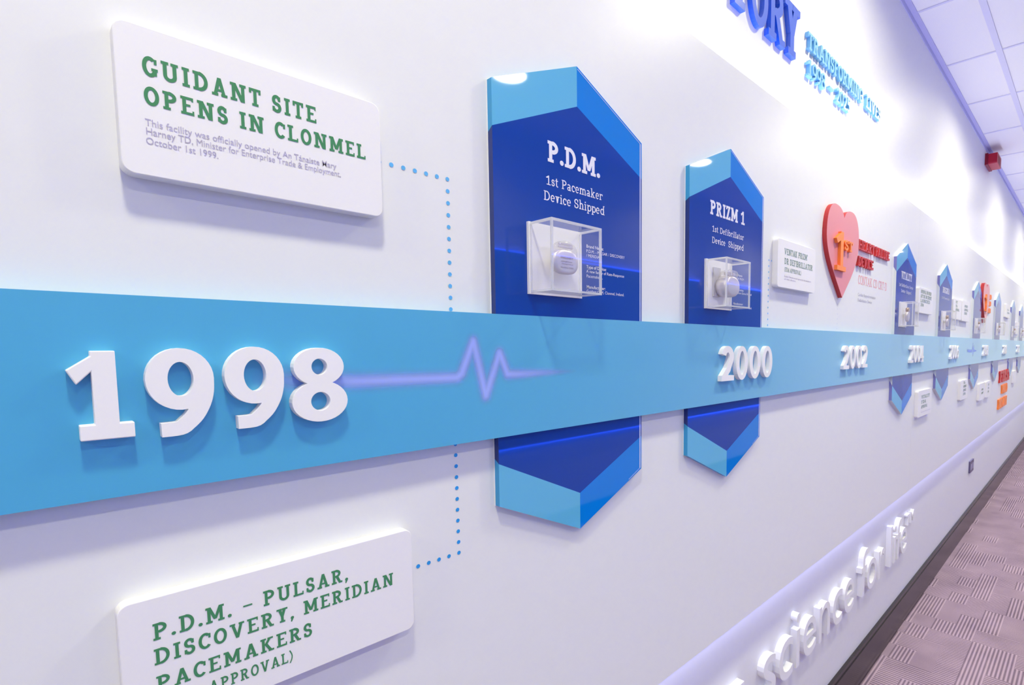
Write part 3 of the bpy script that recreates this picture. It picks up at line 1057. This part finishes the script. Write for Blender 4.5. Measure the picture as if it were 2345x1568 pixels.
def make_device(x, z, label, kind):
    r = thing('cardiac_device', label, 'heart device', (x, -0.0147 - (0.0019 if x > 2 else 0), z), 'heart devices in the cases')
    if kind == 'pacemaker':
        bm = bmesh.new(); box(bm, -0.006, 0.006, -0.012, 0, -0.006, 0.006)
        link('support_peg', bm, M['clear_edge'], r)
        bm = bmesh.new(); lens_solid(bm, 0.0235, 0.0172, 0.010, 0, power=2.6)
        bmesh.ops.translate(bm, verts=bm.verts, vec=(0, -0.012, 0))
        can = link('metal_can', bm, M['titanium'], r, smooth=True)
        can['label'] = 'silver rounded metal can'
        sans_text('engraving', [(-0.012, 0.012, 0.004, 0.0030, [('DISCOVERY', 0.01)]), (-0.011, 0.010, -0.0005, 0.0018, [('pulse generator', 0)]),
                                (-0.010, 0.011, -0.0040, 0.0018, [('Clonmel Ireland', 0)]), (-0.012, 0.012, -0.0090, 0.0018, [('Guidant CRM', 0)])], M['can_print'], can, -0.0225)
        bm = bmesh.new(); lens_solid(bm, 0.0225, 0.0170, 0.008, 0.0125, power=2.3)
        bmesh.ops.translate(bm, verts=bm.verts, vec=(0.001, -0.0125, 0))
        link('clear_header', bm, M['epoxy'], r, smooth=True)['label'] = 'clear plastic header'
        bm = bmesh.new()
        for zz in (0.0195, 0.0235):
            box(bm, -0.012, 0.014, -0.0195, -0.0165, zz, zz + 0.0022)
        link('lead_port', bm, M['titanium'], r)
    elif kind == 'defibrillator':
        bm = bmesh.new(); box(bm, -0.030, -0.004, -0.003, -0.0004, -0.022, 0.036)
        link('mounting_card', bm, M['card'], r)['label'] = 'grey mounting card'
        bm = bmesh.new(); lens_solid(bm, 0.0280, 0.0215, 0.028, -0.002, power=2.2)
        bmesh.ops.translate(bm, verts=bm.verts, vec=(0, -0.003, 0))
        link('metal_can', bm, M['titanium'], r, smooth=True)['label'] = 'silver round metal can'
        bm = bmesh.new(); lens_solid(bm, 0.021, 0.0085, 0.022, 0.0225, power=2.5)
        bmesh.ops.translate(bm, verts=bm.verts, vec=(0.001, -0.008, 0))
        link('clear_header', bm, M['epoxy'], r, smooth=True)['label'] = 'clear plastic header'
        bm = bmesh.new()
        for xx in (-0.010, 0.0, 0.010):
            box(bm, xx, xx + 0.006, -0.024, -0.014, 0.0205, 0.0265)
        link('lead_port', bm, M['titanium'], r)
    else:                        # small device with a coppery end, seen in the far cases
        bm = bmesh.new(); lens_solid(bm, 0.018, 0.0215, 0.010, -0.004, power=2.3)
        bmesh.ops.translate(bm, verts=bm.verts, vec=(0, -0.010, 0))
        link('metal_can', bm, M['titanium'], r, smooth=True)
        bm = bmesh.new(); lens_solid(bm, 0.014, 0.0095, 0.010, 0.0215, power=2.6)
        bmesh.ops.translate(bm, verts=bm.verts, vec=(0, -0.010, 0))
        link('lead_connector', bm, M['copper'], r, smooth=True)['label'] = 'coppery lead connector'
        bm = bmesh.new(); box(bm, -0.004, 0.004, -0.0105, 0, -0.006, 0.006)
        link('support_peg', bm, M['clear_edge'], r)
    return r


make_case(0.4695, 0.0708, 'clear display case on the nearest blue panel, beside its small print')
make_device(0.5190, 0.1170, 'silver pacemaker with clear header in the nearest case', 'pacemaker')
make_case(0.9115, 0.0735, 'clear display case on the second blue panel, above the 2000 digits')
make_device(0.9650, 0.1205, 'round silver heart device in the case on the second blue panel', 'defibrillator')
for k, (c, lc, ld) in enumerate(((PANELS[2], 'clear display case on the third blue panel, beyond the nearer heart', 'small silver and copper device in the case on the third blue panel'),
                                 (PANELS[3], 'clear display case on the fourth blue panel, above the left of 2006', 'small dark device in the case on the fourth blue panel'),
                                 (PANELS[4], 'clear display case under the edge-on red heart', 'small device in the case under the edge-on red heart'),
                                 (PANELS[5], 'clear display case on the sixth blue panel, above 2010', 'small device in the case on the sixth blue panel'),
                                 (PANELS[6], 'clear display case on the slim second to last panel', 'small device in the case on the second to last panel'),
                                 (PANELS[7], 'clear display case on the farthest panel, at the picture edge', 'small device in the case on the farthest panel'))):
    make_case(c - 0.097, 0.0720, lc)
    make_device(c - 0.048, 0.1170, ld, 'other')

# ------------------------------------------------------------------ white plaques
def make_plaque(x0, x1, z0, z1, label, heads=None, smalls=None, th=0.015, rad=0.0085, green='green'):
    r = thing('plaque', label, 'sign', (x0, 0, z0), 'white rounded plaques')
    W_, H_ = x1 - x0, z1 - z0
    bm = bmesh.new()
    prism(bm, rounded(W_, H_, rad, 8, W_ / 2, H_ / 2), 0.0, -th)
    o = link('plate', bm, M['plaque'], r)
    md = o.modifiers.new('soft_edge', 'BEVEL'); md.width = 0.0008; md.segments = 2; md.limit_method = 'ANGLE'; md.angle_limit = math.radians(50)
    if heads:
        flat_text('heading_lettering', [(t_, a - x0, b - x0, zb - z0, cap, wg, tr) for t_, a, b, zb, cap, wg, tr in heads], M[green], r, -th - 0.0003)['label'] = 'green slab-serif capitals'
    if smalls:
        sans_text('small_lettering', [(a - x0, b - x0, zb - z0, cap, runs) for a, b, zb, cap, runs in smalls], M['violet_print'], r, -th - 0.0003)['label'] = 'small pale violet print'
    return r


HW, HT = 0.185, 0.17
make_plaque(0.0633, 0.2707, 0.1382, 0.2558, 'white plaque at top left with a two-line green heading and small violet print',
            [('GUIDANT SITE', 0.0797, 0.2078, 0.2177, 0.0152, HW, HT), ('OPENS IN CLONMEL', 0.0795, 0.2542, 0.1949, 0.0144, HW, HT)],
            [(0.0790, 0.2246, 0.1782, 0.0052, [('This facility was officially opened by', 0.0), ('An T\u00e1naiste Mary', 0.0035)]),
             (0.0790, 0.2286, 0.1712, 0.0052, [('Harney TD', 0.0035), (', Minister for Enterprise Trade & Employment,', 0.0)]),
             (0.0787, 0.1266, 0.1636, 0.0052, [('October 1st 1999.', 0.0)])])
make_plaque(0.0403, 0.2905, -0.3305, -0.2115, 'white plaque at bottom left with lines of large green capitals, cut by the picture edge',
            [('P.D.M. \u2013 PULSAR,', 0.0615, 0.2189, -0.2487, 0.0146, 0.165, HT), ('DISCOVERY, MERIDIAN', 0.0612, 0.2672, -0.2703, 0.0140, 0.165, HT),
             ('PACEMAKERS', 0.0615, 0.1822, -0.2943, 0.0138, 0.165, HT), ('(FDA APPROVAL)', 0.0640, 0.1636, -0.3130, 0.0107, 0.155, HT)])
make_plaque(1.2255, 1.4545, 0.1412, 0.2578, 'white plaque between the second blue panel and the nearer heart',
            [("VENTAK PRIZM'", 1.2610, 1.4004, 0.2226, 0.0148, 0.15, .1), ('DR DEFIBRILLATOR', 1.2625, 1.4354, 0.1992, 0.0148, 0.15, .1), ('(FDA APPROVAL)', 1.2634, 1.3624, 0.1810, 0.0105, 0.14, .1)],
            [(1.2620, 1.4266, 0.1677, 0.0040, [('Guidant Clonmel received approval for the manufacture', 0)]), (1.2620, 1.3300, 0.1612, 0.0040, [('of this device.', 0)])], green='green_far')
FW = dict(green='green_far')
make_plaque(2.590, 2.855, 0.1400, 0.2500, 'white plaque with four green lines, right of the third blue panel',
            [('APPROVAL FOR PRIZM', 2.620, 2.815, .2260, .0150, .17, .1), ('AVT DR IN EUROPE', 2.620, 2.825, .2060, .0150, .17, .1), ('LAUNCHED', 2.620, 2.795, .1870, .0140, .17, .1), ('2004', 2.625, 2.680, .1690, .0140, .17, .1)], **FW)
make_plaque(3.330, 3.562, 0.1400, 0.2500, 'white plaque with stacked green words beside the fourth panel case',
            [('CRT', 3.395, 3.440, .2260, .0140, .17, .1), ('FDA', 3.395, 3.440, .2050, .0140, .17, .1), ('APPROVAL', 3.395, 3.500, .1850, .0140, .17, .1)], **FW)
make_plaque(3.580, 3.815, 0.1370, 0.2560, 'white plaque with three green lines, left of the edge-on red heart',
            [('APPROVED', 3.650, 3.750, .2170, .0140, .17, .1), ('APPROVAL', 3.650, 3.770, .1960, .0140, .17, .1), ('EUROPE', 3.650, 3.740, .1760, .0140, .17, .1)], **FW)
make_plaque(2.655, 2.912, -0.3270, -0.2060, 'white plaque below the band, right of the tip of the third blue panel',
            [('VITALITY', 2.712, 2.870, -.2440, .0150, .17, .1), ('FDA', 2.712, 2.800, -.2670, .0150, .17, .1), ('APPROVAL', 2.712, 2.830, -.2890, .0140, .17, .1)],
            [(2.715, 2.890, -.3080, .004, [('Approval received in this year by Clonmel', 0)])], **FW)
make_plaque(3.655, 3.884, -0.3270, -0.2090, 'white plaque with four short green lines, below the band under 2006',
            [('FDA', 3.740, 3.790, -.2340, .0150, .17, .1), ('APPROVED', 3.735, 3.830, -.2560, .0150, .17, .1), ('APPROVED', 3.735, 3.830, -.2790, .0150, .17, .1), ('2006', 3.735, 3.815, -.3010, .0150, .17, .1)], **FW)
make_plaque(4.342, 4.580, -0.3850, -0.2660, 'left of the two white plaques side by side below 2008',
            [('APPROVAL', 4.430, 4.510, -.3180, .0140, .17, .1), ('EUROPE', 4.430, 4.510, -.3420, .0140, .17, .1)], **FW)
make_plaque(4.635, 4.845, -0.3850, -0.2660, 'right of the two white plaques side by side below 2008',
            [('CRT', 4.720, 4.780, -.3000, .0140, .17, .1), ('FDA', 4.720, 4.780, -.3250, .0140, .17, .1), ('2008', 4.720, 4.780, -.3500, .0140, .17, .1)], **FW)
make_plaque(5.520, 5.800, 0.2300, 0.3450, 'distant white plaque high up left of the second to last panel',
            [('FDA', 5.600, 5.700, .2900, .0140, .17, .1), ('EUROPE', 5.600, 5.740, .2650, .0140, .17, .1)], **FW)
make_plaque(6.330, 6.560, 0.1000, 0.2200, 'distant white plaque between the last two panels', None, None)
make_plaque(6.330, 6.560, -0.3700, -0.2500, 'distant white plaque below the band near the last two panels', None, None)

# ------------------------------------------------------------------ dotted connector lines
def dotted(pts, rad, m, label):
    bm = bmesh.new()
    for x, z in pts:
        vs = [bm.verts.new((x + rad * math.cos(2 * PI * i / 20), -0.0004, Z(z) + rad * math.sin(2 * PI * i / 20))) for i in range(20)]
        bm.faces.new(vs)
    return tag(link('dotted_line', bm, M[m]), label, 'dotted line', 'printed dotted lines')


dotted([(0.2750 + 0.0138 * i, 0.2014) for i in range(6)] + [(0.3578, 0.2013 - 0.01422 * i) for i in range(12)], 0.0025, 'dot_pale', 'pale blue dotted line from the top left plaque down to the band')
dotted([(0.3592 + 0.0001 * i, -0.1238 - 0.0141 * i) for i in range(11)] + [(0.3461 - 0.0137 * i, -0.2652) for i in range(4)], 0.0025, 'dot', 'blue dotted line from the band down to the bottom left plaque')
dotted([(1.2225, 0.2036)] + [(1.2085, 0.2036 - 0.0141 * i) for i in range(12)], 0.0021, 'dot_pale', 'fine blue dotted line between the second blue panel and the plaque beside it')
dotted([(1.6705, 0.1400 - 0.0150 * i) for i in range(7)], 0.0016, 'dot_grey', 'faint grey dotted line under the tip of the nearer heart')

# ------------------------------------------------------------------ hearts
def heart_outline(hw, top, notch, tip):
    """half outline by Bezier, mirrored: notch -> lobe -> tip"""
    def bez(p0, p1, p2, p3, n):
        return [tuple((1 - u) ** 3 * p0[j] + 3 * (1 - u) ** 2 * u * p1[j] + 3 * (1 - u) * u * u * p2[j] + u ** 3 * p3[j] for j in (0, 1)) for u in (i / n for i in range(n))]
    h = top - tip
    right = (bez((0, notch), (hw * .10, notch + (top - notch) * .9), (hw * .32, top), (hw * .50, top), 14)
             + bez((hw * .50, top), (hw * .82, top), (hw, top - h * .13), (hw, top - h * .33), 16)
             + bez((hw, top - h * .33), (hw, top - h * .58), (hw * .45, tip + h * .22), (0, tip), 20))
    pts = right + [(0, tip)] + [(-x, z) for x, z in reversed(right[1:])]
    return pts[::-1]


r = thing('heart_plaque', 'nearer salmon red heart with a raised orange 1ST, left of HEART FAILURE DEVICE', 'heart sign', (1.671, 0, 0.1435))
bm = bmesh.new()
prism(bm, heart_outline(0.136, 0.2655, 0.2365, 0.0), 0.0, -0.0130, 0, 1)
link('heart_plate', bm, [M['red_heart'], M['red_side']], r)['label'] = 'salmon red heart with darker red edge'
o = solid('numeral', glyph('1', 0.155)[0], 0.009, M['orange'], 0.142, 0.113); o.parent = r; o.location = (-0.079, -0.013, 0.0765); o['label'] = 'raised orange numeral 1'
for ch, xx in (('S', -0.0120), ('T', 0.0225)):
    o = solid('letter', glyph(ch, 0.17)[0], 0.009, M['orange'], 0.052, 0.030); o.parent = r; o.location = (xx, -0.013, 0.1405); o['label'] = 'raised orange letter ' + ch

r = thing('heart_plaque', 'distant red heart seen almost edge-on with orange lettering to its right', 'heart sign', (4.405, 0, 0.150))
bm = bmesh.new()
prism(bm, heart_outline(0.136, 0.2655, 0.2365, 0.0), 0.0, -0.0200, 0, 1)
link('heart_plate', bm, [M['red_heart'], M['red_side']], r)
o = solid('numeral', glyph('1', 0.155)[0], 0.009, M['orange'], 0.142, 0.113); o.parent = r; o.location = (-0.079, -0.020, 0.0765)
o['label'] = 'raised orange numeral 1'

LT = lambda word, where, mid: (lambda ch, k: '%s %s, %s letter of %s %s' % (mid, ch, (ORD + ['tenth', 'eleventh', 'twelfth'])[k], word, where))
for word, xa, xb, zb in (('HEART', 1.8240, 1.9830, 0.3100), ('FAILURE', 2.0010, 2.1630, 0.3100), ('DEVICE', 1.8220, 1.9770, 0.2570)):
    raised_word(word, xa, xb, zb, 0.0315, 0.009, 0.0, 0.18, M['red_letter'], 'raised_letter', 'letter',
                LT(word, 'beside the nearer heart', 'raised red'), 'raised red letters beside the heart', 0.05)
r = thing('printed_caption', 'thin pink capitals with two grey lines under the raised red HEART FAILURE DEVICE', 'wall print', (1.850, 0, 0.13))
flat_text('title_lettering', [('CONTAK CD CRT-D', 0, 0.321, 0.0715, 0.0290, 0.10, 0.06)], M['pink_print'], r, -0.0004)['label'] = 'thin pink capitals'
sans_text('small_lettering', [(0.001, 0.190, 0.0325, 0.0095, [('Cardiac Resynchronisation', 0)]), (0.001, 0.150, 0.0140, 0.0095, [('Defibrillation Device', 0)])], M['grey_print'], r, -0.0004)['label'] = 'pale grey print'

# orange words beside the far heart, and the red / orange block low on the far board
for word, xa, xb, zb in (('QUAD', 4.575, 4.725, 0.327), ('LEAD', 4.570, 4.715, 0.279), ('FIRST', 4.560, 4.710, 0.229)):
    raised_word(word, xa, xb, zb, 0.032, 0.010, 0.0, 0.30, M['orange'], 'raised_letter', 'letter',
                LT('the orange word', {'QUAD': 'topmost by the edge-on heart', 'LEAD': 'midway by the edge-on heart', 'FIRST': 'lowest by the edge-on heart'}[word], 'raised orange'), 'orange letters by the edge-on heart', 0.05)
for word, xa, xb, zb, cap, mm, mid in (('FIRST', 5.400, 6.060, -0.318, 0.098, 'red_letter', 'raised red'), ('WORLD', 5.580, 5.950, -0.420, 0.074, 'orange', 'raised orange'), ('IMPLANT', 5.400, 5.950, -0.540, 0.082, 'orange', 'raised orange')):
    raised_word(word, xa, xb, zb, cap, 0.012, 0.0, 0.30, M[mm], 'raised_letter', 'letter',
                LT({'FIRST': 'the red word', 'WORLD': 'the upper orange word', 'IMPLANT': 'the lower orange word'}[word], 'low on the farthest board', mid), 'red and orange letters low on the farthest board', 0.04)

# ------------------------------------------------------------------ year digits on the band
YD = -0.0172
place98 = [('1', 0.0225, 0.0586, -0.0722, -0.0035, 'white raised digit 1 at the start of the large 1998'),
           ('9', 0.0666, 0.1116, -0.0750, -0.0016, 'white raised digit 9, the left of the two nines in the large 1998'),
           ('9', 0.1192, 0.1652, -0.0742, -0.0006, 'white raised digit 9, the right of the two nines in the large 1998'),
           ('8', 0.1711, 0.2217, -0.0748, -0.0018, 'white raised digit 8 at the end of the large 1998')]
for ch, xa, xb, za, zb, lb in place98:
    P, adv = glyph(ch, 0.225)
    mnx = min(p[0] for q in P for p in q); mxx = max(p[0] for q in P for p in q)
    mnz = min(p[1] for q in P for p in q); mxz = max(p[1] for q in P for p in q)
    sx, sz = (xb - xa) / (mxx - mnx), (zb - za) / (mxz - mnz)
    o = solid('year_digit', [[(p[0] - mnx, p[1] - mnz) for p in q] for q in P], 0.0098, M['digit'], sx, sz, 0.0007)
    at(o, xa, YD, za)
    tag(o, lb, 'digit', 'raised white year digits')
for yr, xa in (('2000', 0.955), ('2002', 1.661), ('2004', 2.441), ('2006', 3.250), ('2008', 4.335), ('2010', 5.375), ('2012', 6.380)):
    raised_word(yr, xa, xa + 0.228, -0.0740, 0.0715, 0.0098, YD, 0.185, M['digit'], 'year_digit', 'digit',
                lambda ch, k, yr=yr: 'white raised digit %s, %s of the four in %s on the band' % (ch, ORD[k], yr), 'raised white year digits', 0.10)

# ------------------------------------------------------------------ big lettering on the upper wall
for ch, xa, xb in (('T', 1.058, 1.148), ('O', 1.1545, 1.2360), ('R', 1.2409, 1.3300), ('Y', 1.3270, 1.4170)):
    P, adv = glyph(ch, 0.165)
    mnx = min(p[0] for q in P for p in q); mxx = max(p[0] for q in P for p in q)
    o = solid('heading_letter', [[(p[0] - mnx, p[1]) for p in q] for q in P], 0.0125, M['blue_letter'], (xb - xa) / (mxx - mnx), 0.127)
    at(o, xa, YB, 0.7450)
    tag(o, 'large royal blue raised letter %s near the top edge of the picture' % ch, 'letter', 'royal blue heading letters')
for word, xa, xb, zb in (('TRANSFORMING', 1.478, 1.932, 0.8085), ('LIVES', 1.968, 2.130, 0.8085), ('1998', 1.480, 1.605, 0.7385), ('\u2013', 1.637, 1.673, 0.7440), ('2025', 1.694, 1.815, 0.7385)):
    nm = word if word != '\u2013' else 'the dash'
    raised_word(word, xa, xb, zb, 0.043, 0.0105, YB, 0.17, M['pale_letter'], 'heading_letter', 'letter',
                (lambda ch, k: 'pale blue raised dash between 1998 and 2025 on the upper wall') if word == '\u2013' else LT(word, 'on the upper wall', 'pale blue raised'), 'pale blue heading letters', 0.05)

# ------------------------------------------------------------------ white sans lettering on the lower wall
def sans_letter(ch, x, z, size, height, depth, label, name='slogan_letter', offset=0.0):
    me = sans_mesh(ch, offset, 5)
    bm = bmesh.new()
    bm.from_mesh(me)
    bpy.data.meshes.remove(me)
    bmesh.ops.remove_doubles(bm, verts=bm.verts, dist=1e-5)
    for v in bm.verts:
        v.co = Vector((v.co.x * size, -depth, v.co.y * height))
    be = [e_ for e_ in bm.edges if len(e_.link_faces) == 1]
    r_ = bmesh.ops.extrude_edge_only(bm, edges=be)
    for v in r_['geom']:
        if isinstance(v, bmesh.types.BMVert):
            v.co.y = 0
    o = link(name, bm, M['letter_white'])
    at(o, x, YB, z)
    tag(o, label, 'letter', 'white slogan letters')
    return o


def origin_of(prefix):
    """pen position after a string, in font units"""
    me, me2 = sans_mesh(prefix + 'l'), sans_mesh('l')
    a_ = max(v.co.x for v in me.vertices) - max(v.co.x for v in me2.vertices)
    bpy.data.meshes.remove(me); bpy.data.meshes.remove(me2)
    return a_


SL_X, SL_Z, SL_S, SL_H = 1.2550, -0.957, 0.2495, 0.2600
line = 'science for life'
for word in ('science', 'for', 'life'):
    i0 = line.index(word)
    for k, ch in enumerate(word):
        o = sans_letter(ch, SL_X + origin_of(line[:i0 + k]) * SL_S, SL_Z, SL_S, SL_H, 0.020, 'white raised letter %s, %s of the word %s on the lower wall' % (ch, ORD[k], word))
for k, ch in enumerate('TM'):
    sans_letter(ch, 2.725 + k * 0.066, -0.853, 0.085, 0.080, 0.014, 'small white raised letter %s of the trade mark sign after life' % ch)
sans_letter('g', SL_X - 0.200, SL_Z, SL_S, SL_H, 0.020, 'white raised letter g cut by the bottom edge, before science')

# ------------------------------------------------------------------ fire alarm, socket
r = thing('fire_alarm', 'red box-shaped fire alarm sounder high on the far wall under the ceiling', 'fire alarm', (4.480, YB, 1.232))
bm = bmesh.new(); box(bm, 0, 0.20, -0.018, 0, 0, 0.076)
link('base_box', bm, M['alarm_dark'], r)['label'] = 'darker red wall base'
bm = bmesh.new(); prism(bm, rounded(0.19, 0.070, 0.010, 5, 0.10, 0.038), -0.018, -0.070)
link('sounder_cover', bm, M['alarm'], r)
bm = bmesh.new()
for k in range(5):
    box(bm, 0.05, 0.15, -0.0712, -0.070, 0.014 + k * 0.010, 0.018 + k * 0.010)
link('sounder_grille', bm, M['alarm_dark'], r)

r = thing('wall_socket', 'small dark grey socket plate low on the far lower wall', 'socket', (4.440, YB, -0.912))
bm = bmesh.new(); prism(bm, rounded(0.148, 0.086, 0.006, 4, 0.074, 0.043), 0, -0.010)
link('face_plate', bm, M['socket'], r)
bm = bmesh.new()
for cx_ in (0.040, 0.108):
    box(bm, cx_ - 0.018, cx_ + 0.018, -0.0112, -0.010, 0.020, 0.062)
link('outlet_insert', bm, M['socket_hole'], r)['label'] = 'paler outlet insert'

# ------------------------------------------------------------------ ceiling downlights
def downlight(x, y, label):
    r = thing('ceiling_downlight', label, 'ceiling light', (x, y, CEIL), 'round recessed downlights')
    bm = bmesh.new()
    n = 32
    prof = [(0.085, -0.0005), (0.105, -0.0005), (0.103, -0.008), (0.088, -0.010), (0.085, -0.006)]
    rings = [[bm.verts.new((q * math.cos(2 * PI * i / n), q * math.sin(2 * PI * i / n), z)) for i in range(n)] for q, z in prof]
    for a_, b_ in zip(rings, rings[1:] + rings[:1]):
        for i in range(n):
            bm.faces.new((a_[i], a_[(i + 1) % n], b_[(i + 1) % n], b_[i]))
    link('trim_ring', bm, M['ring'], r, smooth=True)
    bm = bmesh.new()
    bm.faces.new([bm.verts.new((0.0845 * math.cos(2 * PI * i / n), 0.0845 * math.sin(2 * PI * i / n), -0.005)) for i in range(n)][::-1])
    link('lens', bm, M['lens'], r)
    return r


for y, row in ((LAMP_Y[0], 'the row along the timeline wall'), (LAMP_Y[1], 'the row mirrored in the blue panels')):
    for k, x in enumerate(LAMP_X):
        downlight(x, y, 'round white recessed ceiling light, %s in %s' % (ORD[k], row))
